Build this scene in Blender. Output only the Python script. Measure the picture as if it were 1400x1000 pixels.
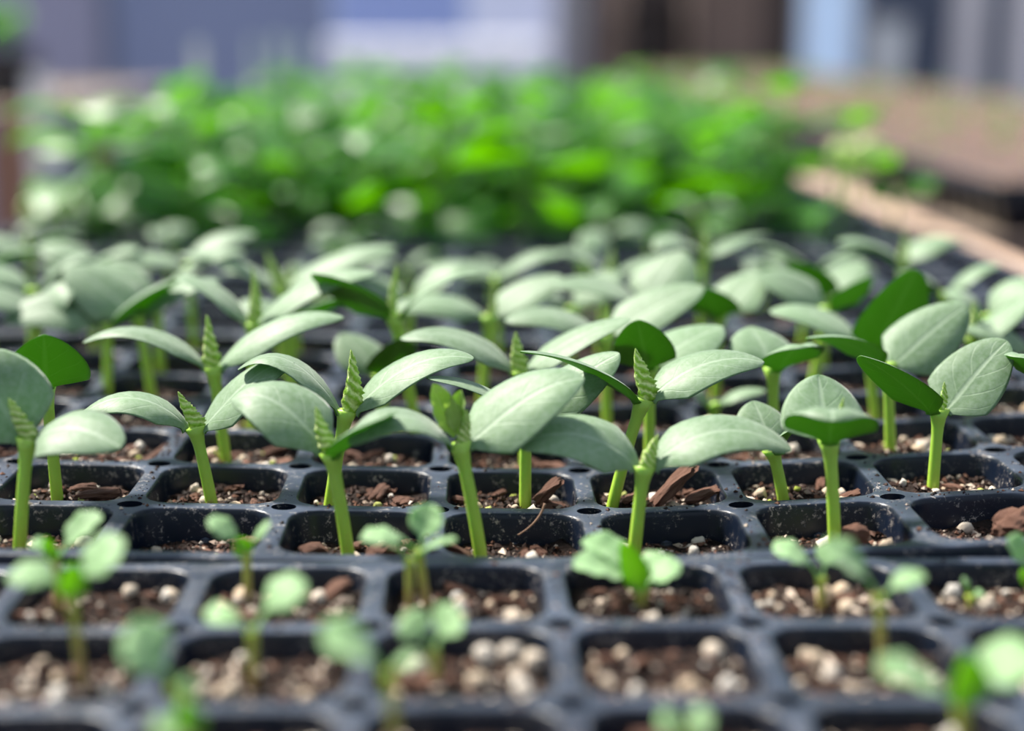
import bpy, bmesh, math, random
from mathutils import Vector, Matrix, noise

for o in list(bpy.data.objects):
    bpy.data.objects.remove(o)
S = bpy.context.scene
C = S.collection
R = math.radians

# ------------------------------------------------------------------ camera, sky, sun, exposure
p = 0.038                      # pitch of one tray cell (98-cell plug tray)
ZT = 0.90                      # height of the tray rims above the floor
F_PX, YH, XV = 2195.0, 43.0, 650.0
PITCH = math.atan((500 - YH) / F_PX)
YAW = math.atan((700 - XV) / F_PX * math.cos(PITCH))
CAM = Vector((0, 0, ZT + 3.03 * p))

cd = bpy.data.cameras.new('camera')
cam = bpy.data.objects.new('camera', cd)
C.objects.link(cam)
cam.location = CAM
cam.rotation_euler = (math.pi / 2 - PITCH, 0, -YAW)
cd.sensor_width = 36.0
cd.lens = 36.0 * F_PX / 1400.0
cd.clip_start = 0.01
cd.clip_end = 200
cd.dof.use_dof = True
cd.dof.focus_distance = 0.407
cd.dof.aperture_fstop = 4.5
S.camera = cam

w = bpy.data.worlds.new('world')
S.world = w
w.use_nodes = True
w.node_tree.nodes['Background'].inputs[0].default_value = (0.68, 0.81, 1.0, 1)
w.node_tree.nodes['Background'].inputs[1].default_value = 0.56

sd_ = bpy.data.lights.new('sun', 'SUN')
sd_.energy = 8.6
sd_.angle = R(7)
sd_.color = (1.0, 0.95, 0.86)
sun = bpy.data.objects.new('sun', sd_)
C.objects.link(sun)
SUN_DIR = Vector((-0.50, 0.42, 0.80))
sun.rotation_euler = SUN_DIR.to_track_quat('Z', 'Y').to_euler()

S.view_settings.view_transform = 'Standard'
S.view_settings.look = 'None'
S.view_settings.exposure = 0.42
S.view_settings.gamma = 1.0
S.view_settings.use_curve_mapping = False

# ------------------------------------------------------------------ pixel helpers
ROT = cam.rotation_euler.to_matrix()
def ray(px, py):
    return ROT @ Vector(((px - 700) / F_PX, (500 - py) / F_PX, -1))
def pix_x(x, y, z):
    """pixel column at which a world point shows"""
    q = ROT.transposed() @ (Vector((x, y, z)) - CAM)
    return 700 - q.x / q.z * F_PX
def P(px, py, Y):
    """point seen at pixel (px,py) on the vertical plane at distance Y"""
    d = ray(px, py)
    return CAM + d * (Y / d.y)

# ------------------------------------------------------------------ object helpers
def obj(name, mesh, mats=None, parent=None, loc=None):
    o = bpy.data.objects.new(name, mesh)
    C.objects.link(o)
    if mats is not None:
        if not isinstance(mats, (list, tuple)):
            mats = [mats]
        if not mesh.materials:
            for m in mats:
                mesh.materials.append(m)
    if parent is not None:
        o.parent = parent
    if loc is not None:
        o.location = loc
    return o

def tag(o, label, cat, group=None, kind=None):
    o['label'] = label
    o['category'] = cat
    if group:
        o['group'] = group
    if kind:
        o['kind'] = kind
    return o

def empty(name, loc, rz=0.0):
    o = bpy.data.objects.new(name, None)
    C.objects.link(o)
    o.empty_display_size = 0.01
    o.location = loc
    o.rotation_euler = (0, 0, rz)
    return o

def copy_tree(o, parent=None):
    c = o.copy()
    C.objects.link(c)
    c.parent = parent
    for ch in o.children:
        copy_tree(ch, c)
    return c

def mesh_from(name, verts, faces, mi=None, uvs=None, smooth=True):
    me = bpy.data.meshes.new(name)
    me.from_pydata([tuple(v) for v in verts], [], faces)
    if mi:
        me.polygons.foreach_set('material_index', mi)
    if smooth:
        me.polygons.foreach_set('use_smooth', [True] * len(me.polygons))
    if uvs:
        ul = me.uv_layers.new(name='uv')
        for l in me.loops:
            ul.data[l.index].uv = uvs[l.vertex_index]
    me.update()
    return me

def box_bm(bm, x0, x1, y0, y1, z0, z1, bev=0.0):
    m = Matrix.Translation(((x0 + x1) / 2, (y0 + y1) / 2, (z0 + z1) / 2)) @ Matrix.Diagonal((x1 - x0, y1 - y0, z1 - z0, 1))
    r = bmesh.ops.create_cube(bm, size=1, matrix=m)
    if bev:
        es = list({e for v in r['verts'] for e in v.link_edges})
        bmesh.ops.bevel(bm, geom=es, offset=bev, segments=2, affect='EDGES', profile=0.7)

def bm_mesh(bm, name, smooth=False):
    me = bpy.data.meshes.new(name)
    bm.to_mesh(me)
    bm.free()
    if smooth:
        me.polygons.foreach_set('use_smooth', [True] * len(me.polygons))
    return me

def box(name, x0, x1, y0, y1, z0, z1, mat, parent=None, bev=0.003):
    bm = bmesh.new()
    box_bm(bm, x0, x1, y0, y1, z0, z1, bev)
    return obj(name, bm_mesh(bm, name), mat, parent)

def cyl_bm(bm, c, r0, r1, h, seg=20, rot=None):
    m = Matrix.Translation(c) @ (rot if rot else Matrix.Identity(4)) @ Matrix.Translation((0, 0, h / 2))
    bmesh.ops.create_cone(bm, cap_ends=True, segments=seg, radius1=r0, radius2=r1, depth=h, matrix=m)

# ------------------------------------------------------------------ materials
class NT:
    def __init__(self, name):
        self.m = bpy.data.materials.new(name)
        self.m.use_nodes = True
        self.t = self.m.node_tree
        self.t.nodes.clear()
        self.out = self.t.nodes.new('ShaderNodeOutputMaterial')
    def n(self, typ, props=None, **ins):
        nd = self.t.nodes.new('ShaderNode' + typ)
        for k, v in (props or {}).items():
            setattr(nd, k, v)
        for k, v in ins.items():
            key = k.replace('_', ' ')
            s = nd.inputs[int(k[1:])] if (k[0] == 'i' and k[1:].isdigit()) else nd.inputs[key]
            if isinstance(v, bpy.types.NodeSocket):
                self.t.links.new(v, s)
            else:
                s.default_value = v
        return nd
    def math(self, op, a, b=0.0, c=0.0):
        return self.n('Math', {'operation': op}, i0=a, i1=b, i2=c).outputs[0]
    def mix(self, f, a, b):
        nd = self.n('MixRGB', None, Fac=f)
        for s, v in ((nd.inputs[1], a), (nd.inputs[2], b)):
            if isinstance(v, bpy.types.NodeSocket):
                self.t.links.new(v, s)
            else:
                s.default_value = (*v, 1)
        return nd.outputs[0]
    def ramp(self, f, a, b):
        return self.n('MapRange', {'clamp': True}, Value=f, From_Min=a, From_Max=b).outputs[0]
    def noise(self, scale, detail=4, rough=0.6, vec=None):
        kw = dict(Scale=scale, Detail=detail, Roughness=rough)
        if vec is not None:
            kw['Vector'] = vec
        return self.n('TexNoise', None, **kw).outputs[0]
    def done(self, sh):
        self.t.links.new(sh, self.out.inputs[0])
        return self.m

def flat_mat(name, col, rough=0.6, var=0.25, scale=8.0, spec=0.4, bump=0.0, coord='Object'):
    b = NT(name)
    tc = b.n('TexCoord').outputs[coord]
    f = b.noise(scale, 5, 0.6, tc)
    c = b.mix(f, tuple(x * (1 - var) for x in col), tuple(min(1, x * (1 + var)) for x in col))
    kw = dict(Base_Color=c, Roughness=rough, Specular_IOR_Level=spec)
    if bump:
        kw['Normal'] = b.n('Bump', None, Strength=bump, Distance=0.002, Height=f).outputs[0]
    return b.done(b.n('BsdfPrincipled', None, **kw).outputs[0])

def leaf_mat(name, col, col2, trans_col, trans=0.35, rough=0.42, spec=0.5, vein=None, sheen=0.0, veins=True, dust=0.0, bumpy=0.25):
    b = NT(name)
    uv = b.n('UVMap').outputs[0]
    sep = b.n('SeparateXYZ', None, Vector=uv)
    u, v = sep.outputs[0], sep.outputs[1]
    oc = b.n('TexCoord').outputs['Object']
    rnd = b.n('ObjectInfo').outputs['Random']
    f = b.noise(90, 4, 0.65, oc)
    c = b.mix(b.ramp(f, 0.3, 0.7), col, col2)
    c = b.n('HueSaturation', None, Hue=0.5, Saturation=1.0, Value=b.math('MULTIPLY_ADD', rnd, 0.3, 0.85), Color=c).outputs[0]
    av = b.math('ABSOLUTE', b.math('SUBTRACT', v, 0.5))
    hgt = b.math('MULTIPLY', f, 0.25)
    if veins:
        mid = b.math('SUBTRACT', 1.0, b.ramp(av, 0.008, 0.03))
        ph = b.math('SUBTRACT', b.math('MULTIPLY', u, 4.2), b.math('MULTIPLY', av, 4.0))
        ph = b.math('ADD', ph, b.math('MULTIPLY', b.noise(60, 2, 0.5, oc), 0.35))
        fr = b.math('ABSOLUTE', b.math('SUBTRACT', b.math('FRACT', ph), 0.5))
        side = b.math('SUBTRACT', 1.0, b.ramp(fr, 0.015, 0.06))
        side = b.math('MULTIPLY', side, b.math('SUBTRACT', 1.0, b.ramp(av, 0.2, 0.42)))
        vm = b.math('MAXIMUM', mid, b.math('MULTIPLY', side, 0.45))
        c = b.mix(b.math('MULTIPLY', vm, 0.4), c, vein or (0.45, 0.6, 0.4))
        hgt = b.math('SUBTRACT', hgt, b.math('MULTIPLY', vm, 0.6))
    if dust:
        c = b.mix(b.math('MULTIPLY', b.ramp(b.noise(700, 3, 0.7, oc), 0.35, 0.75), dust), c, (0.55, 0.66, 0.54))
    nrm = b.n('Bump', None, Strength=bumpy, Distance=0.0006, Height=hgt).outputs[0]
    pr = b.n('BsdfPrincipled', None, Base_Color=c, Roughness=rough, Specular_IOR_Level=spec, Sheen_Weight=sheen, Sheen_Roughness=0.5, Normal=nrm)
    tr = b.n('BsdfTranslucent', None, Color=(*trans_col, 1), Normal=nrm)
    mx = b.n('MixShader', None, Fac=trans)
    b.t.links.new(pr.outputs[0], mx.inputs[1])
    b.t.links.new(tr.outputs[0], mx.inputs[2])
    return b.done(mx.outputs[0])

M = {}
M['coty_top'] = leaf_mat('cotyledon_top', (0.110, 0.215, 0.085), (0.190, 0.310, 0.150), (0.20, 0.48, 0.04), 0.30, 0.55, 0.5, (0.50, 0.62, 0.45), 0.35, dust=0.30)
M['coty_bot'] = leaf_mat('cotyledon_underside', (0.075, 0.19, 0.020), (0.10, 0.235, 0.030), (0.20, 0.50, 0.02), 0.42, 0.5, 0.35, (0.25, 0.42, 0.10), 0.0)
M['bud'] = leaf_mat('young_leaf', (0.30, 0.50, 0.07), (0.52, 0.66, 0.20), (0.50, 0.75, 0.10), 0.35, 0.5, 0.4, (0.65, 0.75, 0.35), 0.2, bumpy=0.6)
M['bras_top'] = leaf_mat('brassica_leaf_top', (0.25, 0.43, 0.18), (0.33, 0.52, 0.26), (0.33, 0.66, 0.10), 0.32, 0.58, 0.35, (0.45, 0.6, 0.35), 0.2)
M['bras_bot'] = leaf_mat('brassica_leaf_underside', (0.20, 0.42, 0.08), (0.26, 0.50, 0.12), (0.40, 0.75, 0.05), 0.45, 0.5, 0.4, (0.4, 0.55, 0.2), 0.0)
M['bras_core'] = leaf_mat('brassica_young_leaf', (0.20, 0.46, 0.02), (0.28, 0.55, 0.03), (0.45, 0.80, 0.02), 0.45, 0.45, 0.4, (0.45, 0.6, 0.1), 0.0)
M['tall_top'] = leaf_mat('broad_leaf_top', (0.025, 0.13, 0.012), (0.055, 0.21, 0.025), (0.42, 0.80, 0.0), 0.50, 0.42, 0.55, (0.2, 0.4, 0.1), 0.04)
M['tall_bot'] = leaf_mat('broad_leaf_underside', (0.07, 0.22, 0.006), (0.11, 0.28, 0.01), (0.45, 0.80, 0.0), 0.58, 0.5, 0.35, (0.3, 0.45, 0.12), 0.0)
M['pale_leaf'] = leaf_mat('pale_yellow_leaf', (0.60, 0.72, 0.30), (0.70, 0.80, 0.42), (0.7, 0.85, 0.25), 0.4, 0.5, 0.4, (0.7, 0.8, 0.5), 0.2)

def bud_mat():
    b = NT('young_folded_leaf')
    uv = b.n('UVMap').outputs[0]
    sep = b.n('SeparateXYZ', None, Vector=uv)
    oc = b.n('TexCoord').outputs['Object']
    w = b.math('SINE', b.math('MULTIPLY_ADD', b.noise(500, 3, .6, oc), 9.0, b.math('SUBTRACT', b.math('MULTIPLY', sep.outputs[0], 38.0), b.math('MULTIPLY', b.math('ABSOLUTE', b.math('SUBTRACT', sep.outputs[1], 0.41)), 16.0))))
    c = b.mix(b.ramp(w, -0.7, 0.9), (0.26, 0.46, 0.05), (0.72, 0.80, 0.36))  # pale ridge highlights and darker groove shading put into the leaf colour
    bp = b.n('Bump', None, Strength=0.5, Distance=0.0006, Height=w).outputs[0]
    pr = b.n('BsdfPrincipled', None, Base_Color=c, Roughness=0.45, Specular_IOR_Level=0.4, Normal=bp)
    tr = b.n('BsdfTranslucent', None, Color=(.5, .75, .1, 1))
    mx = b.n('MixShader', None, Fac=.25)
    b.t.links.new(pr.outputs[0], mx.inputs[1])
    b.t.links.new(tr.outputs[0], mx.inputs[2])
    return b.done(mx.outputs[0])
M['young'] = M['bud']
M['bud'] = bud_mat()
def stem_mat(name, c0, c1, mid):
    b = NT(name)
    uv = b.n('UVMap').outputs[0]
    u = b.n('SeparateXYZ', None, Vector=uv).outputs[0]
    oc = b.n('TexCoord').outputs['Object']
    f = b.noise(400, 3, 0.6, oc)
    c = b.mix(b.ramp(u, mid - 0.35, mid + 0.35), c0, c1)
    c = b.mix(b.math('MULTIPLY', f, 0.3), c, tuple(min(1, x * 1.5) for x in c1))
    bp = b.n('Bump', None, Strength=0.2, Distance=0.0004, Height=f).outputs[0]
    pr = b.n('BsdfPrincipled', None, Base_Color=c, Roughness=0.42, Specular_IOR_Level=0.45, Subsurface_Weight=0.35, Subsurface_Radius=(0.5, 1.0, 0.15), Subsurface_Scale=0.003, Normal=bp)
    return b.done(pr.outputs[0])
M['stem'] = stem_mat('cucumber_stem', (0.42, 0.58, 0.06), (0.32, 0.52, 0.07), 0.5)
M['bras_stem'] = stem_mat('brassica_stem', (0.30, 0.16, 0.09), (0.36, 0.40, 0.06), 0.65)
M['tall_stem'] = stem_mat('broad_leaf_stem', (0.14, 0.22, 0.05), (0.20, 0.40, 0.06), 0.5)

def tray_mat():
    b = NT('black_tray_plastic')
    oc = b.n('TexCoord').outputs['Object']
    big = b.noise(45, 4, 0.6, oc)
    fine = b.noise(900, 5, 0.75, oc)
    mid = b.noise(160, 4, 0.7, oc)
    specks = b.math('MULTIPLY', b.ramp(fine, 0.55, 0.62), b.ramp(mid, 0.50, 0.60))
    film = b.math('MULTIPLY', b.ramp(mid, 0.45, 0.8), 0.02)
    c = b.mix(b.ramp(big, 0.3, 0.7), (0.003, 0.006, 0.015), (0.006, 0.011, 0.024))
    c = b.mix(film, c, (0.22, 0.23, 0.27))
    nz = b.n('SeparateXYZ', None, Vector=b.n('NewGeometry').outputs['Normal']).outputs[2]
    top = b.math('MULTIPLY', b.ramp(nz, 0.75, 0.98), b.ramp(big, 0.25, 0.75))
    c = b.mix(b.math('MULTIPLY', top, 0.60), c, (0.115, 0.140, 0.195))  # upward faces: settled dust plus the sky's bluish reflection painted into the colour
    c = b.mix(b.math('MULTIPLY', specks, 0.75), c, (0.50, 0.44, 0.40))
    rg = b.math('MULTIPLY_ADD', mid, 0.25, 0.22)
    rg = b.math('MAXIMUM', rg, b.math('MULTIPLY', specks, 0.85))
    bp = b.n('Bump', None, Strength=0.35, Distance=0.0006, Height=b.math('MULTIPLY_ADD', specks, 0.8, b.math('MULTIPLY', fine, 0.12))).outputs[0]
    pr = b.n('BsdfPrincipled', None, Base_Color=c, Roughness=rg, Specular_IOR_Level=0.33, Normal=bp)
    return b.done(pr.outputs[0])
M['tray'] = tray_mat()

def soil_mat():
    b = NT('peat_soil')
    oc = b.n('TexCoord').outputs['Object']
    f1 = b.noise(260, 6, 0.75, oc)
    f2 = b.noise(700, 4, 0.7, oc)
    c = b.mix(b.ramp(f1, 0.3, 0.7), (0.007, 0.004, 0.003), (0.042, 0.020, 0.013))
    c = b.mix(b.ramp(f2, 0.58, 0.75), c, (0.20, 0.10, 0.06))
    h = b.math('ADD', f1, b.math('MULTIPLY', f2, 0.5))
    bp = b.n('Bump', None, Strength=1.0, Distance=0.003, Height=h).outputs[0]
    return b.done(b.n('BsdfPrincipled', None, Base_Color=c, Roughness=0.85, Specular_IOR_Level=0.3, Normal=bp).outputs[0])
M['soil'] = soil_mat()

def rand_mat(name, cols, rough=0.8, scale=600, bump=0.6, dist=0.0008):
    b = NT(name)
    oc = b.n('TexCoord').outputs['Object']
    rnd = b.n('ObjectInfo').outputs['Random']
    c = b.mix(rnd, cols[0], cols[1])
    f = b.noise(scale, 4, 0.65, oc)
    c = b.mix(b.math('MULTIPLY', b.ramp(f, 0.4, 0.75), 0.6), c, cols[2])
    bp = b.n('Bump', None, Strength=bump, Distance=dist, Height=f).outputs[0]
    return b.done(b.n('BsdfPrincipled', None, Base_Color=c, Roughness=rough, Specular_IOR_Level=0.35, Normal=bp).outputs[0])
M['perlite'] = rand_mat('perlite', ((0.86, 0.82, 0.76), (0.74, 0.56, 0.38), (0.58, 0.45, 0.34)))
M['algae'] = rand_mat('algae_covered_grain', ((0.46, 0.56, 0.05), (0.58, 0.60, 0.20), (0.30, 0.36, 0.06)))
M['bark'] = rand_mat('bark', ((0.11, 0.045, 0.026), (0.21, 0.10, 0.065), (0.04, 0.018, 0.012)), 0.75, 350)
def crumb_mat():
    b = NT('soil_crumbs')
    rnd = b.n('NewGeometry').outputs['Random Per Island']
    c = b.mix(b.ramp(rnd, 0.0, 0.6), (0.008, 0.004, 0.003), (0.04, 0.018, 0.012))
    c = b.mix(b.ramp(rnd, 0.66, 0.70), c, (0.14, 0.062, 0.037))
    c = b.mix(b.ramp(rnd, 0.89, 0.91), c, (0.52, 0.42, 0.34))
    return b.done(b.n('BsdfPrincipled', None, Base_Color=c, Roughness=0.8, Specular_IOR_Level=0.3).outputs[0])
M['crumb'] = crumb_mat()

def wood_mat(name, ca, cb, ax=1, sc=14):
    b = NT(name)
    oc = b.n('TexCoord').outputs['Object']
    s = [sc * 4] * 3
    s[ax] = sc * 0.35
    v = b.n('Mapping', None, Vector=oc, Scale=tuple(s)).outputs[0]
    f = b.noise(1.0, 6, 0.65, v)
    c = b.mix(b.ramp(f, 0.3, 0.7), ca, cb)
    bp = b.n('Bump', None, Strength=0.4, Distance=0.002, Height=f).outputs[0]
    return b.done(b.n('BsdfPrincipled', None, Base_Color=c, Roughness=0.7, Specular_IOR_Level=0.3, Normal=bp).outputs[0])
M['wood'] = wood_mat('pale_bench_wood', (0.42, 0.28, 0.20), (0.60, 0.44, 0.34), 1)
M['wood_slat'] = wood_mat('grey_slat_wood', (0.16, 0.12, 0.09), (0.28, 0.22, 0.17), 0)
M['wood_leg'] = wood_mat('brown_leg_wood', (0.16, 0.08, 0.055), (0.26, 0.14, 0.10), 2)
M['wood_brown'] = wood_mat('brown_plank_wood', (0.15, 0.10, 0.08), (0.27, 0.19, 0.155), 2, 5)
M['wood_dark'] = wood_mat('dark_plank_wood', (0.05, 0.034, 0.030), (0.09, 0.066, 0.06), 2, 5)
M['white_post'] = wood_mat('weathered_white_post', (0.66, 0.60, 0.61), (0.84, 0.77, 0.77), 2, 5)
M['grey_board'] = wood_mat('grey_bench_board', (0.20, 0.19, 0.23), (0.30, 0.28, 0.33), 1)
M['gravel'] = flat_mat('gravel_floor', (0.25, 0.24, 0.26), 0.9, 0.5, 60, 0.2, 1.0)
M['white_plastic'] = flat_mat('white_plastic', (0.75, 0.74, 0.74), 0.4, 0.05)
M['white_cloth'] = flat_mat('white_cloth', (0.90, 0.88, 0.94), 0.9, 0.06, 20, 0.2)
M['black_pot'] = flat_mat('black_pot_plastic', (0.02, 0.02, 0.025), 0.4, 0.2)
M['fan_metal'] = flat_mat('dark_fan_metal', (0.05, 0.035, 0.03), 0.6, 0.3)
M['shade_cloth'] = flat_mat('slate_shade_cloth', (0.15, 0.17, 0.23), 0.9, 0.12, 3)
def film_mat(name, col, tcol, t=0.5):
    b = NT(name)
    oc = b.n('TexCoord').outputs['Object']
    f = b.noise(2.2, 3, 0.5, oc)
    c = b.mix(f, tuple(x * 0.8 for x in col), tuple(min(1, x * 1.2) for x in col))
    pr = b.n('BsdfPrincipled', None, Base_Color=c, Roughness=0.35, Specular_IOR_Level=0.5)
    tr = b.n('BsdfTranslucent', None, Color=(*tcol, 1))
    mx = b.n('MixShader', None, Fac=t)
    b.t.links.new(pr.outputs[0], mx.inputs[1])
    b.t.links.new(tr.outputs[0], mx.inputs[2])
    return b.done(mx.outputs[0])
M['film_blue'] = film_mat('blue_grey_film', (0.26, 0.29, 0.38), (0.36, 0.40, 0.55))
M['film_grey'] = film_mat('lavender_grey_film', (0.30, 0.30, 0.38), (0.42, 0.42, 0.53))
M['film_clear'] = film_mat('clear_blue_film', (0.36, 0.42, 0.58), (0.48, 0.55, 0.80))
M['film_white'] = film_mat('milky_film', (0.62, 0.64, 0.76), (0.75, 0.78, 0.90))
M['glass_blue'] = film_mat('pale_blue_glazing', (0.52, 0.62, 0.78), (0.75, 0.86, 1.0))

# ------------------------------------------------------------------ the setting
def plane_box(name, *a, **k):
    o = box(name, *a, **k)
    o['kind'] = 'structure'
    return o
fl = plane_box('floor', -9, 9, -3, 8, -0.1, 0, M['gravel'], bev=0)

YB = 6.2
def xat(px, Y):
    return P(px, 43, Y).x
wall = empty('wall_back', (0, YB, 0))
wall['kind'] = 'structure'
edges = [-1900, -1300, -760, -330, 145, 455, 640, 780, 1092, 1172, 1420, 1800, 2300, 2900]
kinds = ['film_grey', 'film_blue', 'film_grey', 'film_grey', 'film_blue', 'film_clear', 'film_white', 'film_blue', None,
         'shade_cloth', 'film_blue', 'film_grey', 'film_blue']
for a, b_, k in zip(edges[:-1], edges[1:], kinds):
    if k:
        x0, x1 = xat(a, YB), xat(b_, YB)
        box('panel', x0 + 0.004, x1 - 0.004, -0.004, 0.004, 0.02, 3.0, M[k], wall, bev=0)
box('bottom_rail', xat(-1900, YB), xat(2900, YB), -0.04, 0.06, 0.0, 0.09, M['white_post'], wall)
box('top_rail', xat(-1900, YB), xat(2900, YB), -0.04, 0.06, 2.95, 3.05, M['white_post'], wall)
win = empty('window_1', ((xat(1092, YB) + xat(1172, YB)) / 2, YB, 0))
win['kind'] = 'structure'
hw = (xat(1172, YB) - xat(1092, YB)) / 2
box('pane', -hw + 0.01, hw - 0.01, -0.004, 0.004, 0.12, 2.9, M['glass_blue'], win, bev=0)
for s in (-1, 1):
    box('window_frame', s * hw - 0.012, s * hw + 0.012, -0.03, -0.006, 0.1, 2.94, M['white_post'], win)
for i, (a, b_, Y) in enumerate([(757, 808, 6.0), (1302, 1344, 5.9), (1380, 1422, 5.9), (140, 156, 6.05), (-420, -370, 6.0)]):
    o = plane_box('trim_%d' % (i + 1), xat(a, Y), xat(b_, Y), Y - 0.02, Y + 0.02, 0, 2.95,
                  M['white_post'] if i != 3 else M['shade_cloth'], bev=0.006)

# ------------------------------------------------------------------ plug trays
NX, NY = 14, 7
AX, AY, RC, RH = 0.452, 0.452, 0.19, 0.072
NSEG = 4
def rrect(ax, ay, r):
    pts = []
    for q, (sx, sy) in enumerate(((1, 1), (-1, 1), (-1, -1), (1, -1))):
        for i in range(NSEG + 1):
            a = math.pi / 2 * (q + i / NSEG)
            pts.append((sx * (ax - r) + r * math.cos(a), sy * (ay - r) + r * math.sin(a)))
    return pts
PROFILE = [(0.0, 0.0), (0.007, -0.002), (0.014, -0.008), (0.020, -0.020), (0.024, -0.040), (0.052, -0.28), (0.15, -1.05)]

def tray_mesh(name, sag, border=0.07):
    V, Fc = [], []
    def add(x, y, z):
        V.append(Vector((x, y, z)))
        return len(V) - 1
    for iy in range(NY):
        for ix in range(NX):
            cx, cy = ix + 0.5, iy + 0.5
            outer, low, hol = [], [], []
            for q, (sx, sy) in enumerate(((1, 1), (-1, 1), (-1, -1), (1, -1))):
                kx, ky = cx + sx * 0.5, cy + sy * 0.5
                inner = 0.5 < kx < NX - 0.5 and 0.5 < ky < NY - 0.5
                rh = RH if inner else 0.0
                for i in range(NSEG + 1):
                    a = math.pi / 2 * q - math.pi / 2 - math.pi / 2 * i / NSEG
                    outer.append(add(kx + rh * 1.15 * math.cos(a), ky + rh * math.sin(a), 0))
                    low.append(add(kx + rh * 1.1 * math.cos(a), ky + rh * 0.95 * math.sin(a), -0.30) if rh else None)
                    hol.append(add(kx + rh * 1.15 * math.cos(a), ky + rh * math.sin(a), -0.004) if rh else None)
            rings = [outer]
            for ins, z in PROFILE:
                rings.append([add(cx + x, cy + y, z) for x, y in rrect(AX - ins, AY - ins, max(0.05, RC - ins * 0.6))])
            n = len(outer)
            for r0, r1 in zip(rings[:-1], rings[1:]):
                for i in range(n):
                    j = (i + 1) % n
                    Fc.append((r0[i], r0[j], r1[j], r1[i]))
            Fc.append(tuple(rings[-1]))
            for i in range(n):
                j = (i + 1) % n
                if low[i] is not None and low[j] is not None and i % (NSEG + 1) != NSEG:
                    Fc.append((hol[j], hol[i], low[i], low[j]))
            # moulded dimple on the wells' walls
            for (dx, dy, ex, ey) in ((0, AY - 0.052, 0.055, 0.03), (0, -AY + 0.052, 0.055, 0.03)):
                b0 = len(V)
                for a in range(5):
                    for b in range(10):
                        th, ph = math.pi * a / 4, 2 * math.pi * b / 10
                        V.append(Vector((cx + dx + ex * math.sin(th) * math.cos(ph), cy + dy + ey * math.sin(th) * math.sin(ph),
                                         -0.235 + 0.05 * math.cos(th))))
                for a in range(4):
                    for b in range(10):
                        c = (b + 1) % 10
                        Fc.append((b0 + a * 10 + b, b0 + (a + 1) * 10 + b, b0 + (a + 1) * 10 + c, b0 + a * 10 + c))
    # outer lip with a turned-down flange
    lip = [(0.0, 0.0), (border * 0.72, 0.0), (border * 0.9, -0.008), (border, -0.035), (border + 0.01, -0.2)]
    rings = []
    for off, z in lip:
        ring = []
        steps = [(i, 0) for i in range(NX)] + [(NX, i) for i in range(NY)] + [(NX - i, NY) for i in range(NX)] + [(0, NY - i) for i in range(NY)]
        for x, y in steps:
            fx = -1 if x == 0 else (1 if x == NX else 0)
            fy = -1 if y == 0 else (1 if y == NY else 0)
            ring.append(add(x + fx * off, y + fy * off, z))
        rings.append(ring)
    n = len(rings[0])
    for r0, r1 in zip(rings[:-1], rings[1:]):
        for i in range(n):
            j = (i + 1) % n
            Fc.append((r0[j], r0[i], r1[i], r1[j]))
    me = bpy.data.meshes.new(name)
    me.from_pydata([v for v in V], [], Fc)
    bm = bmesh.new()
    bm.from_mesh(me)
    bmesh.ops.remove_doubles(bm, verts=bm.verts, dist=0.0005)
    bmesh.ops.recalc_face_normals(bm, faces=bm.faces)
    for v in bm.verts:
        v.co.z += sag(v.co.x, v.co.y)
        v.co *= p
    for f in bm.faces:
        f.smooth = True
    bm.to_mesh(me)
    bm.free()
    return me

X0 = -7.267                    # left edge of the cucumber tray (in cells)
Y0 = 9.12                      # its front rib
def sagX(X):
    d = max(-4.0, min(4.0, X - 0.70))
    t = max(0.0, min(1.0, (d + 1) / 2))
    t = t * t * (3 - 2 * t)
    s = 0.026 + (0.050 - 0.026) * t
    return -0.058 + s * (math.sqrt(d * d + 0.12) - 0.35)
def flat_sag(x, y):
    return 0.006 * math.sin(x * 0.9 + 0.4)
def sag1(x, y):
    return sagX(x + X0)
XF, YF = -7.57, 1.91          # front tray
tray_me_sag = tray_mesh('plug_tray_bent', sag1)
tray_me_front = tray_mesh('plug_tray', flat_sag)
def put_tray(me, x, y, z, label, group=None):
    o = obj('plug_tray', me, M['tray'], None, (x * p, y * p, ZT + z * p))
    return tag(o, label, 'plug tray', group)
TR_F = put_tray(tray_me_front, XF, YF, 0, 'black plastic plug tray full of soil holding the tiny heart-leaved seedlings')
TR_1 = put_tray(tray_me_sag, X0, Y0, 0, 'black plastic plug tray with deep cells holding big cucumber seedlings, between two other seedling trays')
Y1 = Y0 + 7.24
put_tray(tray_me_sag, X0, Y1, 0, 'black plug tray of smaller pale seedlings between the big cucumbers and the tall leafy block')
YT = [Y1 + 7.24 * (i + 1) for i in range(3)]
for i, y in enumerate(YT):
    put_tray(tray_me_front, X0, y, 0, 'black plug tray beneath the tall leafy plants, %s from the pale seedlings' % ['first', 'second', 'third'][i], 'trays under the tall leafy block')

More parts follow.
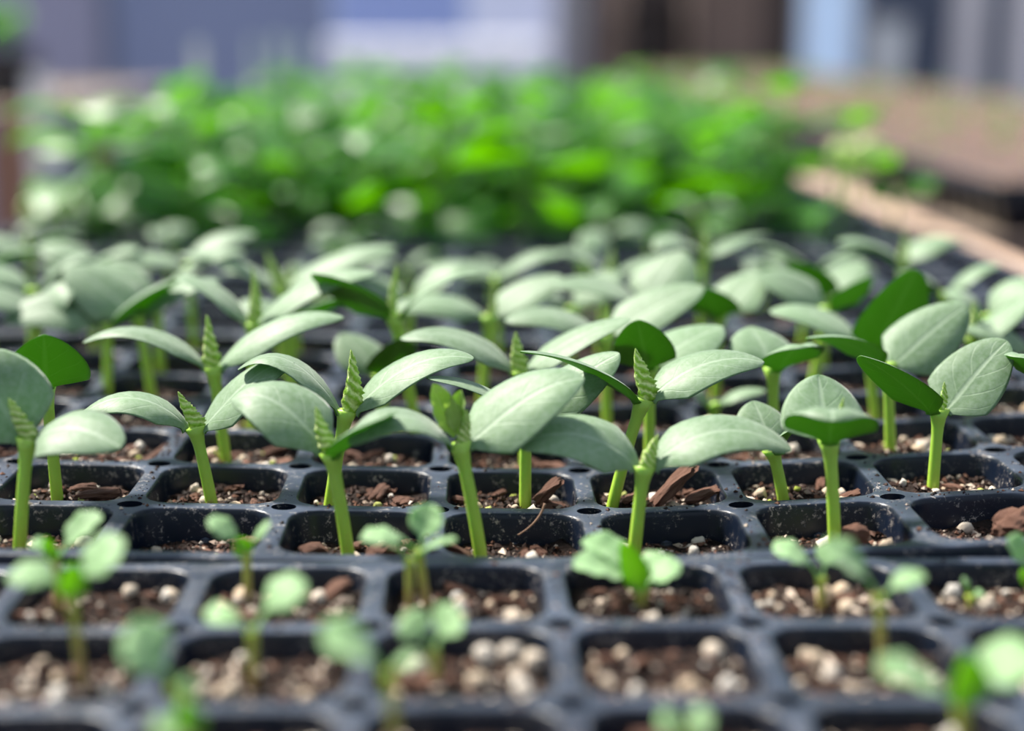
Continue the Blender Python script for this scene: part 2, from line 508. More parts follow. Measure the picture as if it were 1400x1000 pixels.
# ------------------------------------------------------------------ soil plugs with perlite and bark
def soil_h(x, y, seed):
    n = noise.noise(Vector((x * 3.1 + seed * 7.3, y * 3.1, seed * 1.7))) * 0.055
    n += noise.noise(Vector((x * 9 + seed * 3.3, y * 9, seed * 2.9))) * 0.035
    n += noise.noise(Vector((x * 24 + seed, y * 24, seed * 4.1))) * 0.018
    return n
def plug_mesh(seed, depth):
    V, Fc = [], []
    ins0 = 0.052 if depth > 0.2 else 0.040
    NR = 9
    rings = []
    base = rrect(AX - ins0, AY - ins0, 0.15)
    # finer outline: subdivide
    out = []
    for i in range(len(base)):
        a, b = base[i], base[(i + 1) % len(base)]
        L = math.hypot(a[0] - b[0], a[1] - b[1])
        k = max(1, int(L / 0.07))
        for j in range(k):
            out.append((a[0] + (b[0] - a[0]) * j / k, a[1] + (b[1] - a[1]) * j / k))
    n = len(out)
    for r in range(NR, 0, -1):
        s = r / NR
        ring = []
        for x, y in out:
            ring.append(len(V))
            V.append((x * s * p, y * s * p, (-depth + soil_h(x * s, y * s, seed)) * p))
        rings.append(ring)
    ctr = len(V)
    V.append((0, 0, (-depth + soil_h(0, 0, seed)) * p))
    low = []
    for x, y in out:
        low.append(len(V))
        V.append((x * 0.80 * p, y * 0.80 * p, -0.98 * p))
    for r0, r1 in zip(rings[:-1], rings[1:]):
        for i in range(n):
            j = (i + 1) % n
            Fc.append((r0[i], r0[j], r1[j], r1[i]))
    for i in range(n):
        Fc.append((rings[-1][i], rings[-1][(i + 1) % n], ctr))
        Fc.append((rings[0][(i + 1) % n], rings[0][i], low[i], low[(i + 1) % n]))
    Fc.append(tuple(reversed(low)))
    return mesh_from('soil_plug', V, Fc)

def chunk(seed, sx, sy, sz, sub=2, amp=0.25, fr=1.6):
    bm = bmesh.new()
    bmesh.ops.create_icosphere(bm, subdivisions=sub, radius=1)
    for v in bm.verts:
        d = v.co.normalized()
        k = 1 + amp * noise.noise(d * fr + Vector((seed * 5.1, 0, seed))) * 1.6
        v.co = Vector((d.x * sx, d.y * sy, d.z * sz)) * k
    return bm_mesh(bm, 'chunk', True)
PERL = [chunk(i, 1, 0.9, 0.85, 2, 0.28, 1.8) for i in range(4)]
for m_ in PERL: m_.name = 'perlite_grain'; m_.materials.append(M['perlite'])
ALG = [chunk(i + 9, 1, 0.9, 0.8, 2, 0.34, 2.2) for i in range(3)]
for m_ in ALG: m_.name = 'algae_grain'; m_.materials.append(M['algae'])
def bark_mesh(seed):
    rg = random.Random(seed)
    bm = bmesh.new()
    bmesh.ops.create_icosphere(bm, subdivisions=3, radius=1)
    wy, wz = rg.uniform(.36, .55), rg.uniform(.16, .24)
    for v in bm.verts:
        d = v.co.normalized()
        k = max(abs(d.x), abs(d.y), abs(d.z)) ** -0.55
        q = Vector((d.x, d.y * wy, d.z * wz)) * k
        n1 = noise.noise(Vector((d.x * 1.6 + seed * 3, d.y * 2.5, d.z * 2.5)))
        n2 = noise.noise(Vector((q.x * 3.0, q.y * 14 + seed, q.z * 14)))
        q *= 1 + 0.38 * n1
        q.z += 0.07 * n2 + 0.10 * math.sin(q.x * 1.7 + seed)
        v.co = q
    return bm_mesh(bm, 'bark_chip')
BARK = [bark_mesh(i) for i in range(4)]
for m_ in BARK: m_.materials.append(M['bark'])
def crumbs_mesh(seed, depth, n=700):
    rng = random.Random(seed * 13 + 5)
    bm = bmesh.new()
    V, Fc = [], []
    for i in range(n):
        x, y = rng.uniform(-0.38, 0.38), rng.uniform(-0.355, 0.355)
        if abs(x) > 0.3 and abs(y) > 0.28:
            continue
        r = rng.choice((0.008, 0.010, 0.013, 0.017, 0.024)) * rng.uniform(0.8, 1.2)
        z = -depth + soil_h(x, y, seed) + r * 0.3
        b0 = len(V)
        ang = rng.uniform(0, 6.28)
        el = rng.choice((1, 1, 1.6, 2.4))
        for (a, b, c) in ((el, 0, 0), (-el, 0.1, 0), (0, 0.8, 0.1), (0.1, -0.8, 0), (0, 0.1, 0.8), (0, 0, -0.8)):
            a, b, c = a + rng.uniform(-.3, .3), b + rng.uniform(-.3, .3), c + rng.uniform(-.3, .3)
            V.append(((x + r * (a * math.cos(ang) - b * math.sin(ang))) * p, (y + r * (a * math.sin(ang) + b * math.cos(ang))) * p, (z + r * c) * p))
        for f in ((0, 2, 4), (2, 1, 4), (1, 3, 4), (3, 0, 4), (2, 0, 5), (1, 2, 5), (3, 1, 5), (0, 3, 5)):
            Fc.append(tuple(b0 + q for q in f))
    return mesh_from('soil_crumbs', V, Fc, smooth=False)
NS = 4
def make_set(depth):
    ps = [plug_mesh(s + int(depth * 100), depth) for s in range(NS)]
    cs = [crumbs_mesh(s + int(depth * 100), depth) for s in range(NS)]
    for a in ps: a.materials.append(M['soil'])
    for a in cs: a.materials.append(M['crumb'])
    return ps, cs, depth
SET_F, SET_1, SET_2 = make_set(0.12), make_set(0.20), make_set(0.15)
ORD = ['first', 'second', 'third', 'fourth', 'fifth', 'sixth', 'seventh', 'eighth', 'ninth', 'tenth', 'eleventh', 'twelfth', 'thirteenth', 'fourteenth', 'fifteenth']
NAMED = set()
def plug_of(key, label):
    pl = PLUGS.get(key)
    if pl is not None and pl.name not in NAMED:
        t = label
        for cut in (', ', ' and ', ' while ', ' between ', ' whose '):
            t = t.split(cut)[0] if len(t.split(cut)[0].split()) >= 5 else t
        t = ' '.join(t.split()[:12])
        pl['label'] = 'peat plug under the ' + t
        NAMED.add(pl.name)
rng = random.Random(4)
PLUGS = {}
def soil_plug(st, X, Y, z, label, group, nper=0, nbark=0, nalg=0, crumbs=True, big=1.0):
    k = rng.randrange(NS)
    ps, cs, depth = st
    seed = k + int(depth * 100)
    o = obj('soil_plug', ps[k], None, None, (X * p, Y * p, ZT + z * p))
    tag(o, label, 'soil', group)
    if crumbs:
        c = obj('soil_crumbs', cs[k], None, o)
        c['kind'] = 'stuff'
    def piece(name, meshes, size, lift, tilt, xy=None):
        x, y = xy or (rng.uniform(-0.35, 0.35), rng.uniform(-0.34, 0.34))
        if abs(x) > 0.28: y *= 0.8
        h = -depth + soil_h(x, y, seed) + size * lift
        c = obj(name, rng.choice(meshes), None, o, (x * p, y * p, h * p))
        c.rotation_euler = (rng.uniform(-tilt, tilt), rng.uniform(-tilt, tilt), rng.uniform(0, 6.28))
        c.scale = (size * p,) * 3
    for i in range(nper):
        piece('perlite_grain', PERL, rng.choice((0.016, 0.02, 0.026, 0.034, 0.045, 0.056)) * rng.uniform(0.85, 1.15) * big, 0.45, 3)
    for i in range(nalg):
        piece('algae_grain', ALG, rng.uniform(0.02, 0.036), 0.45, 3)
    for i in range(nbark):
        piece('bark_chip', BARK, rng.uniform(0.05, 0.115) * big, 0.22, 0.45)
    return o

LF = 'dark peat soil plug dotted with white perlite, in the tray of tiny heart-leaved seedlings'
for iy in range(0, 7):
    for ix in range(NX):
        X, Y = XF + ix + 0.5, YF + iy + 0.5
        o = soil_plug(SET_F, X, Y, flat_sag(ix + .5, 0), 'perlite-dotted peat plug in the heart-leaved seedlings tray, %s row from the cucumber tray' % ORD[6 - iy], 'soil plugs in the tray of tiny seedlings', rng.randint(12, 17) if iy > 2 and abs(X) < 5 else 0, rng.randint(2, 4), 0, True, 1.05)
        PLUGS['F', ix, iy] = o
L1 = 'peat soil plug sunk deep in a cell of the big cucumber seedlings tray'
for iy in range(7):
    for ix in range(NX):
        X, Y = X0 + ix + 0.5, Y0 + iy + 0.5
        near = iy < 4 and abs(X) < 5.3
        o = soil_plug(SET_1 if iy == 0 else SET_2, X, Y, sagX(X), 'peat plug without a big seedling, %s row of the deep-celled cucumber tray' % ORD[iy], 'soil plugs in the cucumber tray',
                      rng.randint(4, 8) + (3 if X > 1.9 else 0) if near else 0, rng.randint(3, 6) if near else 2, rng.randint(2, 5) if near else 0, iy < 5)
        PLUGS['C', ix, iy] = o
L2 = 'peat soil plug in the tray of smaller pale seedlings behind the cucumbers'
for iy in range(7):
    for ix in range(NX):
        X, Y = X0 + ix + 0.5, Y1 + iy + 0.5
        soil_plug(SET_2, X, Y, sagX(X), 'peat plug in the %s row of the tray behind the big cucumbers' % ORD[iy], 'soil plugs in the tray of pale seedlings', 0, 2, 0, False)
def soil_sheet(x, y, z, label):
    V, Fc = [], []
    src = SET_2[0][0]
    sv = [v.co.copy() for v in src.vertices]
    sf = [tuple(f.vertices) for f in src.polygons]
    for iy in range(NY):
        for ix in range(NX):
            b0 = len(V)
            V += [v + Vector(((ix + .5) * p, (iy + .5) * p, 0)) for v in sv]
            Fc += [tuple(b0 + q for q in f) for f in sf]
    return mesh_from('potting_soil', V, Fc)
sheet = soil_sheet(0, 0, 0, '')
sheet.materials.append(M['soil'])
for y in YT:
    o = obj('potting_soil', sheet, None, None, (X0 * p, y * p, ZT))
    tag(o, 'dark potting soil filling the cells under the tall leafy plants', 'soil', 'soil under the tall leafy block', 'stuff')

# crumbs spilled along the ribs
def rib_crumbs(tray, sag, seed, n):
    rg = random.Random(seed)
    V, Fc = [], []
    cl = [(rg.uniform(2, 12), rg.uniform(0, 7), rg.uniform(.15, .5)) for _ in range(60)]
    while len(V) < n * 6:
        cx, cy, cr = rg.choice(cl)
        x, y = rg.gauss(cx, cr), rg.gauss(cy, cr)
        if rg.random() < .5: x = round(x) + rg.uniform(-.045, .045)
        else: y = round(y) + rg.uniform(-.045, .045)
        if not (0 < x < NX and 0 < y < NY): continue
        if math.hypot(x - round(x), y - round(y)) < .09: continue
        r = rg.choice((.004, .005, .006, .008, .011, .017))
        z = sag(x, y) + r * .25
        b0 = len(V)
        for q in ((1, 0, 0), (-1, 0, 0), (0, 1, 0), (0, -1, 0), (0, 0, .8), (0, 0, -.8)):
            V.append(((x + r * (q[0] + rg.uniform(-.4, .4))) * p, (y + r * (q[1] + rg.uniform(-.4, .4))) * p, (z + r * q[2]) * p))
        for f in ((0, 2, 4), (2, 1, 4), (1, 3, 4), (3, 0, 4), (2, 0, 5), (1, 2, 5), (3, 1, 5), (0, 3, 5)):
            Fc.append(tuple(b0 + k for k in f))
    o = obj('soil_crumbs', mesh_from('soil_crumbs', V, Fc, smooth=False), M['crumb'], tray)
    o['kind'] = 'stuff'
rib_crumbs(TR_F, flat_sag, 3, 1500)
rib_crumbs(TR_1, sag1, 7, 1300)

# ------------------------------------------------------------------ leaves and stems
def w_coty(t):
    return max(0.0, math.sin(math.pi * min(1, t) ** 0.82)) ** 0.50 * (0.30 + 0.70 * min(1, t / 0.30)) if t > 0 else 0.0
def w_heart(t):
    if t < 0.28:
        return 0.09
    s = (t - 0.28) / 0.72
    return max(0.09 * (1 - s), math.sin(math.pi * s ** 0.85) ** 0.5)
def w_broad(t):
    if t < 0.22:
        return 0.06
    s = (t - 0.22) / 0.78
    return max(0.06 * (1 - s), math.sin(math.pi * s ** 0.62) ** 0.8)
def w_bud(t):
    return (0.45 + 0.55 * min(1, t / 0.25)) * (1 - t) ** 0.7 + 0.02
WID = {'coty': w_coty, 'heart': w_heart, 'broad': w_broad, 'bud': w_bud}

def leaf_geo(A, T, W, arch=0.1, up=Vector((0, 0, 1)), cup=-0.12, shape='coty', th=0.022, nu=14, nv=4, wave=0.0, seed=0, notch=0.0, base_w=0.0, lift=0.0):
    """closed leaf solid from A to T; all lengths in cells; nv = half-columns"""
    A, T = Vector(A), Vector(T)
    Cc = (A + T) / 2 + Vector((0, 0, 2 * arch)) if not isinstance(arch, Vector) else (A + T) / 2 + 2 * arch
    cubic = shape == 'coty' and not isinstance(arch, Vector) and lift > 0
    if cubic:
        dh = Vector((T.x - A.x, T.y - A.y, 0))
        c1 = A + dh * 0.10 + Vector((0, 0, lift + arch * 0.5))
        c2 = A * 0.42 + T * 0.58 + Vector((0, 0, arch * 1.75))
    cols = 2 * nv + 1
    V, UV, top, bot = [], [], [], []
    wf = WID[shape]
    Ltot = (T - A).length
    for i in range(nu + 1):
        t = i / nu
        if shape == 'coty':
            t = 0.5 - 0.5 * math.cos(math.pi * (0.06 + 0.94 * t)) if i else 0.0
        pt = A * (1 - t) ** 2 + Cc * 2 * t * (1 - t) + T * t * t
        tan = ((Cc - A) * (1 - t) + (T - Cc) * t).normalized()
        if cubic:
            m = 1 - t
            pt = A * m ** 3 + c1 * (3 * m * m * t) + c2 * (3 * m * t * t) + T * t ** 3
            tan = ((c1 - A) * m * m + (c2 - c1) * (2 * m * t) + (T - c2) * t * t).normalized()
        side = tan.cross(up)
        if side.length < 1e-4: side = Vector((1, 0, 0))
        side.normalize()
        nrm = side.cross(tan).normalized()
        hw = W / 2 * wf(t)
        hw = max(hw, base_w * max(0, 1 - t / 0.25), 0.004)
        rt, rb = [], []
        for j in range(cols):
            v = (j - nv) / nv
            vv = math.sin(v * math.pi / 2)
            back = notch * hw * max(0, 1 - abs(vv) / 0.35) * (max(0, (t - 0.75)) / 0.25) if notch else 0
            q = pt + side * hw * vv + nrm * (cup * hw * vv * vv * 2 * min(1, t * 4 + .3)) - tan * back
            q += nrm * (-0.10 * hw * math.exp(-(vv / 0.16) ** 2))
            if wave:
                q += nrm * wave * hw * (abs(vv)) * math.sin(t * 21 + seed + vv * 2)
            thk = th * math.sqrt(max(0, 1 - vv * vv)) * (1 - 0.6 * t)
            rt.append(len(V)); V.append(q); UV.append((t, (v + 1) / 2))
            if 0 < j < cols - 1:
                rb.append(len(V)); V.append(q - nrm * thk); UV.append((t, (v + 1) / 2))
            else:
                rb.append(rt[-1])
        top.append(rt); bot.append(rb)
    Fc, mi = [], []
    for i in range(nu):
        for j in range(cols - 1):
            Fc.append((top[i][j], top[i][j + 1], top[i + 1][j + 1], top[i + 1][j])); mi.append(0)
            Fc.append((bot[i][j + 1], bot[i][j], bot[i + 1][j], bot[i + 1][j + 1])); mi.append(1)
    for i, rev in ((0, True), (nu, False)):
        loop = top[i] + list(reversed(bot[i][1:-1]))
        Fc.append(tuple(reversed(loop)) if not rev else tuple(loop)); mi.append(1)
    return V, Fc, mi, UV

def leaf(parent, name, origin, mats, *a, **k):
    V, Fc, mi, UV = leaf_geo(*a, **k)
    me = mesh_from(name, [(v * p - origin) for v in V], Fc, mi, UV)
    bm = bmesh.new(); bm.from_mesh(me)
    bmesh.ops.recalc_face_normals(bm, faces=bm.faces)
    bm.to_mesh(me); bm.free()
    return obj(name, me, mats, parent)

def tube(parent, name, origin, mat, pts, r0, r1, seg=12, n=12, flare=0.0, ell=1.0):
    """smooth tube through a quadratic bezier (cells)"""
    A, B, D = [Vector(q) for q in pts]
    V, Fc, UV = [], [], []
    for i in range(n + 1):
        t = i / n
        c = A * (1 - t) ** 2 + B * 2 * t * (1 - t) + D * t * t
        tan = ((B - A) * (1 - t) + (D - B) * t).normalized()
        s = tan.cross(Vector((0, 1, 0.01))).normalized()
        u = s.cross(tan)
        r = r0 + (r1 - r0) * t + flare * max(0, (t - 0.82) / 0.18) ** 2
        for j in range(seg):
            a = 2 * math.pi * j / seg
            V.append((c + s * r * math.cos(a) * (1 + (ell - 1) * max(0, (t - 0.75) / 0.25)) + u * r * math.sin(a)) * p - origin)
            UV.append((t, j / seg))
    for i in range(n):
        for j in range(seg):
            k = (j + 1) % seg
            Fc.append((i * seg + j, i * seg + k, (i + 1) * seg + k, (i + 1) * seg + j))
    Fc.append(tuple(reversed(range(seg))))
    Fc.append(tuple(n * seg + j for j in range(seg)))
    return obj(name, mesh_from(name, V, Fc, None, UV), mat, parent)

def bud_part(parent, origin, A, T, W, seed=0, n=26, seg=14):
    """young true leaf still folded: pointed, ribbed across, with a toothed open seam"""
    ax = (T - A)
    L = ax.length
    ax.normalize()
    s = ax.cross(Vector((0.25, 1, 0))).normalized()
    u = s.cross(ax)
    V, Fc, UV = [], [], []
    for i in range(n + 1):
        t = i / n
        r = W / 2 * ((0.55 + 0.45 * min(1, t / 0.22)) * (1 - t) ** 0.75 + 0.015)
        c = A + ax * (L * t - 0.02) + s * (0.05 * L * math.sin(t * 3.0 + seed))
        for j in range(seg):
            a = 2 * math.pi * j / seg
            rid = 1 + 0.085 * math.sin(2 * math.pi * (t * 6.0 - 0.9 * abs(math.sin((a - 2.6) / 2)) + seed * .1)) + 0.30 * noise.noise(Vector((math.cos(a) * 1.3, math.sin(a) * 1.3 + seed, t * 6)))
            seam = 1 + (0.55 + 0.35 * (i % 2)) * max(0, math.cos(a - 2.6)) ** 6
            V.append((c + s * r * math.cos(a) * rid * seam + u * r * 0.7 * math.sin(a) * rid * seam) * p - origin)
            UV.append((t, j / seg))
    for i in range(n):
        for j in range(seg):
            k = (j + 1) % seg
            Fc.append((i * seg + j, i * seg + k, (i + 1) * seg + k, (i + 1) * seg + j))
    Fc.append(tuple(reversed(range(seg))))
    Fc.append(tuple(n * seg + j for j in range(seg)))
    return obj('true_leaf', mesh_from('true_leaf', V, Fc, None, UV), M['bud'], parent)

def Pc(px, py, Yc):
    """pixel -> cell coordinates (z = 0 at tray rim) on plane Y = Yc cells"""
    q = P(px, py, Yc * p)
    return Vector((q.x / p, q.y / p, (q.z - ZT) / p))

def upvec(r):
    return Vector((0, -math.sin(R(r)), math.cos(R(r))))

def seedling(row, base, apex, leaves, bud, label, rs=0.043, dyb=0.0, dya=0.0, group=None):
    """cucumber seedling read off the photo: row of the tray, visible stem foot, apex and leaf tips in pixels"""
    Yr = Y0 + row + 0.5 + dyb
    f = Pc(base[0], base[1], Yr)
    B = Vector((f.x, Yr, -0.29 + sagX(f.x)))
    A = Pc(apex[0], apex[1], Yr + dya)
    # continue the visible stem line down into the soil
    lo = f + (f - A) * ((f.z - B.z) / max(0.2, A.z - f.z))
    B.x = f.x + max(-0.12, min(0.12, (lo.x - f.x)))
    origin = Vector((B.x, B.y, B.z)) * p
    plug_of(('C', int(math.floor(B.x - X0)), row), label)
    root = empty('cucumber_seedling', origin + Vector((0, 0, ZT)))
    tag(root, label, 'seedling', group or 'cucumber seedlings in the deep-celled tray')
    bend = (A.x - B.x)
    mid = (B + A) / 2 + Vector((-0.12 * bend, 0, 0.25 * abs(bend) * 0.3))
    tube(root, 'stem', origin, M['stem'], (B, mid, A), rs, rs * 0.9, flare=0.022, ell=1.25)
    for (tx, ty, dY, W, arch, roll) in leaves:
        T = Pc(tx, ty, A.y + dY)
        d = (T - A); d.z = 0
        st = A + (d.normalized() * 0.045 if d.length > 1e-3 else Vector((0, 0, 0))) + Vector((0, 0, -0.02))
        leaf(root, 'cotyledon', origin, [M['coty_top'], M['coty_bot']], st, T, W * 1.05, arch, upvec(roll), rng.uniform(-0.16, -0.06), 'coty', 0.03, 18, 4, base_w=0.06, lift=0.10 if ty > apex[1] - 75 else 0.03)
    if bud:
        T = Pc(bud[0], bud[1], A.y + 0.02)
        if bud[2] > 0:
            bud_part(root, origin, A, T, bud[2] * 0.54, bud[0])
        else:
            B0 = A + Vector((-.03, .05, .02))
            leaf(root, 'true_leaf', origin, [M['young'], M['young']], B0, T + Vector((0, .05, 0)), .17, .0, Vector((.35, -1, .1)), .35, 'coty', .02, 12, 3, wave=.3, seed=2)
            leaf(root, 'true_leaf', origin, [M['young'], M['young']], B0 + Vector((.03, 0, 0)), T + Vector((.17, .05, -.04)), .14, .0, Vector((-.6, -1, .1)), .4, 'coty', .02, 12, 3, wave=.3, seed=5)
            bud_part(root, origin, A, A + Vector((.05, .06, .22)), .08, 3)
    return root

SEED = [
 # row 0
 (0, (28, 748), (38, 600), [(165, 612, -0.30, .50, .10, 22), (-55, 500, .15, .60, .12, 48)], (12, 540, .22),
  'cucumber seedling with broad oval pale leaf over its thick stem, bright green bud'),
 (0, (475, 757), (452, 618), [(316, 546, .30, .48, .17, 26), (533, 567, -.45, .42, .06, 10)], (428, 553, .2),
  'cucumber seedling whose broad veined leaf is lit while its other leaf curls forward'),
 (0, (657, 765), (628, 606), [(477, 608, -.30, .46, .20, 8), (799, 517, .10, .54, .12, 26)], (592, 528, -.20),
  'cucumber seedling with a crumpled two-lobed young leaf between its spread leaves'),
 (0, (868, 755), (881, 638), [(706, 610, -.05, .46, .16, 26), (1083, 616, 0, .44, .20, 20)], (904, 591, .2),
  'short cucumber seedling holding two long flat leaves out level over the tray holes'),
 (0, (1141, 750), (1134, 600), [(1119, 512, .42, .52, .02, 0), (1138, 576, -.50, .54, .16, 0)], (1152, 538, .12),
  'cucumber seedling on straight stem, one blunt veined leaf upright and one facing forward'),
 # row 1
 (1, (287, 682), (266, 584), [(103, 574, -.10, .40, .20, 10), (402, 496, .05, .46, .14, 16)], (244, 531, .2),
  'cucumber seedling on a leaning stem, one leaf arched low, one rising to a point'),
 (1, (78, 682), (62, 525), [(60, 457, -.40, .55, .02, 0), (20, 490, .5, .5, .08, 0)], None,
  'cucumber seedling with one upright leaf turned so only its dark green underside shows'),
 (1, (452, 692), (474, 562), [(325, 505, .10, .40, .24, 0), (648, 490, .0, .42, .16, 16)], (481, 474, .24),
  'cucumber seedling with a tall pointed ribbed bud standing between two arched leaves'),
 (1, (718, 697), (719, 562), [(583, 516, -.15, .32, .08, 2), (847, 483, .15, .44, .05, 24)], (712, 506, .14),
  'cucumber seedling on a slim straight stem by a root thread, one leaf edge-on'),
 (1, (838, 697), (880, 545), [(711, 480, -.2, .42, .10, -8), (1045, 495, .1, .44, .14, 18)], (872, 472, .24),
  'cucumber seedling with a strongly bent thick stem and a serrated upright bud'),
 (1, (1070, 685), (1056, 614), [(1030, 548, .35, .38, .04, 10), (1094, 582, -.28, .36, .06, 22)], None,
  'dwarf cucumber seedling with two small round dark leaves low on its stem'),
 (1, (1275, 673), (1284, 560), [(1176, 486, -.25, .44, .06, -14), (1377, 466, .2, .48, .04, 30)], (1291, 518, .12),
  'cucumber seedling with leaves raised in a wide V, white perlite at its foot'),
 (1, (1452, 655), (1440, 525), [(1376, 486, -.1, .4, .1, -5), (1560, 480, .1, .42, .15, 10)], None,
  'cucumber seedling at the tray side beside the wide V-shaped one'),
 # row 2
 (2, (308, 628), (291, 502), [(113, 468, 0, .36, .20, 4), (470, 434, .1, .42, .16, 14)], (278, 427, .22),
  'cucumber seedling with a long drooping leaf and speckled yellow upright bud'),
 (2, (1217, 618), (1213, 497), [(1102, 462, -.25, .42, .10, -14), (1322, 417, .2, .50, .04, 38)], None,
  'cucumber seedling behind the V-shaped one with a broad smooth leaf facing out'),
 (2, (1057, 605), (1057, 502), [(1026, 446, .4, .5, .05, 0), (1108, 474, -.40, .52, .10, 0)], None,
  'cucumber seedling behind the dwarf one, leaves folded forward and back'),
 (2, (888, 642), (888, 500), [(872, 437, -.30, .44, .02, -28), (988, 446, .3, .5, .05, 18)], None,
  'cucumber seedling with a cupped leaf showing dark underside behind the serrated bud'),
 (2, (717, 632), (711, 507), [(547, 463, 0, .40, .16, 12), (862, 436, 0, .40, .08, 12)], (704, 450, .22),
  'cucumber seedling with narrow yellow bud and level leaves behind the root-thread cell'),
 # row 3
 (3, (1197, 577), (1183, 468), [(1252, 368, -.30, .58, .0, -42), (1052, 426, .1, .42, .12, 16)], None,
  'cucumber seedling with one big leaf standing upright showing bright green underside'),
 (3, (348, 587), (346, 442), [(238, 380, 0, .36, .12, 6), (513, 374, 0, .42, .14, 14)], (342, 362, .18),
  'cucumber seedling with pale straight spike of a bud and one leaf swept upward'),
 (3, (830, 594), (828, 458), [(690, 440, -.15, .46, .14, 14), (962, 393, .1, .48, .06, 26)], (834, 416, .12),
  'cucumber seedling on an extra thick stem with a flat pale leaf over it'),
 (3, (525, 582), (521, 512), [(466, 456, .3, .44, .04, 15), (548, 462, -.25, .42, .02, -5)], None,
  'low cucumber seedling with crumpled cupped leaves on a funnel-shaped stem top'),
 (3, (566, 577), (538, 430), [(426, 374, -.15, .52, .05, -24), (655, 374, 0, .34, .12, -4)], (541, 356, .14),
  'tall cucumber seedling with dark leaf underside and a slim bright bud'),
 (3, (978, 577), (976, 552), [(934, 524, .0, .26, .04, 12), (1048, 534, -.1, .26, .05, 8)], None,
  'stunted cucumber seedling with two narrow leaves just above the tray rim'),
 (3, (1330, 574), (1328, 462), [(1225, 470, -.1, .4, .12, 15), (1412, 402, .1, .36, .02, 4)], (1328, 408, .2),
  'cucumber seedling with plump upright bud near the pale wooden bench edge'),
 (3, (1420, 570), (1415, 480), [(1320, 452, -.1, .4, .1, 20), (1500, 440, .1, .4, .1, 10)], None,
  'cucumber seedling with one broad leaf beside the plump-budded one'),
 # row 4
 (4, (147, 550), (148, 442), [(5, 440, -.1, .48, .14, 34), (244, 380, -.15, .52, .08, -4)], None,
  'cucumber seedling with a leaf like a canopy and a broad blade drooping beside it'),
 (4, (207, 543), (188, 432), [(88, 366, .2, .54, .08, 30), (300, 384, .1, .4, .1, 10)], None,
  'cucumber seedling with slanting stem behind the canopy-leaved one'),
 (4, (660, 545), (669, 432), [(528, 424, -.1, .42, .12, 18), (769, 379, .1, .42, .05, 26)], (676, 386, .12),
  'cucumber seedling with small yellowish bud and a wedge of pale leaf rising'),
 (4, (890, 545), (880, 412), [(750, 392, -.1, .42, .10, 14), (935, 342, .35, .62, .06, 14)], None,
  'cucumber seedling with a very wide pale leaf tilted over its neighbours'),
 (4, (978, 545), (984, 430), [(958, 390, -.38, .50, .06, -6), (1038, 372, .3, .5, .04, 14)], None,
  'cucumber seedling with dark shaded underside beneath a folded pale leaf'),
 (4, (1110, 540), (1132, 420), [(1034, 378, .1, .44, .08, 28), (1190, 378, -.2, .42, .04, -18)], None,
  'cucumber seedling leaning with one leaf level and one edge-up, behind the upright underside'),
 (4, (1345, 535), (1350, 430), [(1290, 400, .1, .42, .08, 10), (1420, 385, 0, .42, .1, 12)], None,
  'cucumber seedling close to the wooden bench edge with shaded leaves'),
 (4, (60, 548), (50, 430), [(-60, 400, 0, .42, .1, 10), (110, 395, .1, .42, .1, 20)], None,
  'cucumber seedling with plain level leaves at the tray end'),
 (4, (400, 545), (395, 445), [(330, 410, .2, .42, .06, 14), (470, 405, -.2, .42, .06, -10)], None,
  'cucumber seedling in the shade behind the pale spike bud'),
 # row 5
 (5, (220, 510), (215, 400), [(72, 372, 0, .5, .12, 24), (335, 345, 0, .4, .14, 8)], None,
  'cucumber seedling with pale stem and one milky broad leaf'),
 (5, (385, 505), (385, 395), [(245, 348, 0, .4, .14, 4), (541, 338, .05, .48, .12, 16)], (364, 340, .22),
  'cucumber seedling with a vivid green bud and a long light leaf'),
 (5, (1125, 505), (1125, 405), [(1095, 358, -.35, .48, .06, 0), (1180, 356, .3, .5, .04, 10)], None,
  'cucumber seedling with a green cup of leaf facing out, two cells from the bench edge'),
 (5, (1285, 505), (1290, 400), [(1225, 372, 0, .4, .08, -8), (1368, 362, .0, .36, .1, 0)], None,
  'cucumber seedling with thin leaves held against the wooden bench board'),
 (5, (780, 505), (782, 420), [(700, 395, 0, .42, .1, 12), (850, 375, .1, .44, .08, 20)], None,
  'cucumber seedling half hidden behind the wide pale leaf'),
 (5, (560, 508), (560, 410), [(480, 385, .1, .4, .1, 10), (640, 362, .1, .42, .1, 14)], None,
  'cucumber seedling with even spreading leaves behind the slim bright bud'),
 (5, (45, 510), (45, 395), [(-70, 370, 0, .46, .12, 8), (130, 350, 0, .46, .12, 4)], None,
  'cucumber seedling with green band of leaf underside by the tray end'),
]
for sp in SEED:
    tx, ty = sp[2]
    seedling(*sp)

# random cucumbers: prototypes for the last row and the tray behind
def proto_cucumber(seed, h, L, Wd, spread, bud=True):
    r = random.Random(seed)
    root = empty('cucumber_seedling', (0, -50, 0))
    z = Vector((0, 0, 0))
    A = Vector((r.uniform(-.1, .1), r.uniform(-.08, .08), h))
    tube(root, 'stem', z, M['stem'], (Vector((0, 0, 0)), A * 0.5 + Vector((r.uniform(-.06, .06), 0, 0)), A), 0.042, 0.036, 8, 6, 0.02)
    for s in (-1, 1):
        T = A + Vector((s * L * r.uniform(.85, 1.1), r.uniform(-.1, .1), L * spread * r.uniform(0.4, 1.3)))
        leaf(root, 'cotyledon', z, [M['coty_top'], M['coty_bot']], A + Vector((s * .03, 0, -.02)), T, Wd, r.uniform(.08, .2), upvec(r.uniform(-15, 20)), -0.12, 'coty', 0.03, 10, 3, base_w=.08, lift=.08)
    if bud:
        bud_part(root, z, A, A + Vector((0, 0, L * .42)), .11, seed, 10, 8)
    return root
def remove_tree(o):
    for c in list(o.children):
        remove_tree(c)
    bpy.data.objects.remove(o)
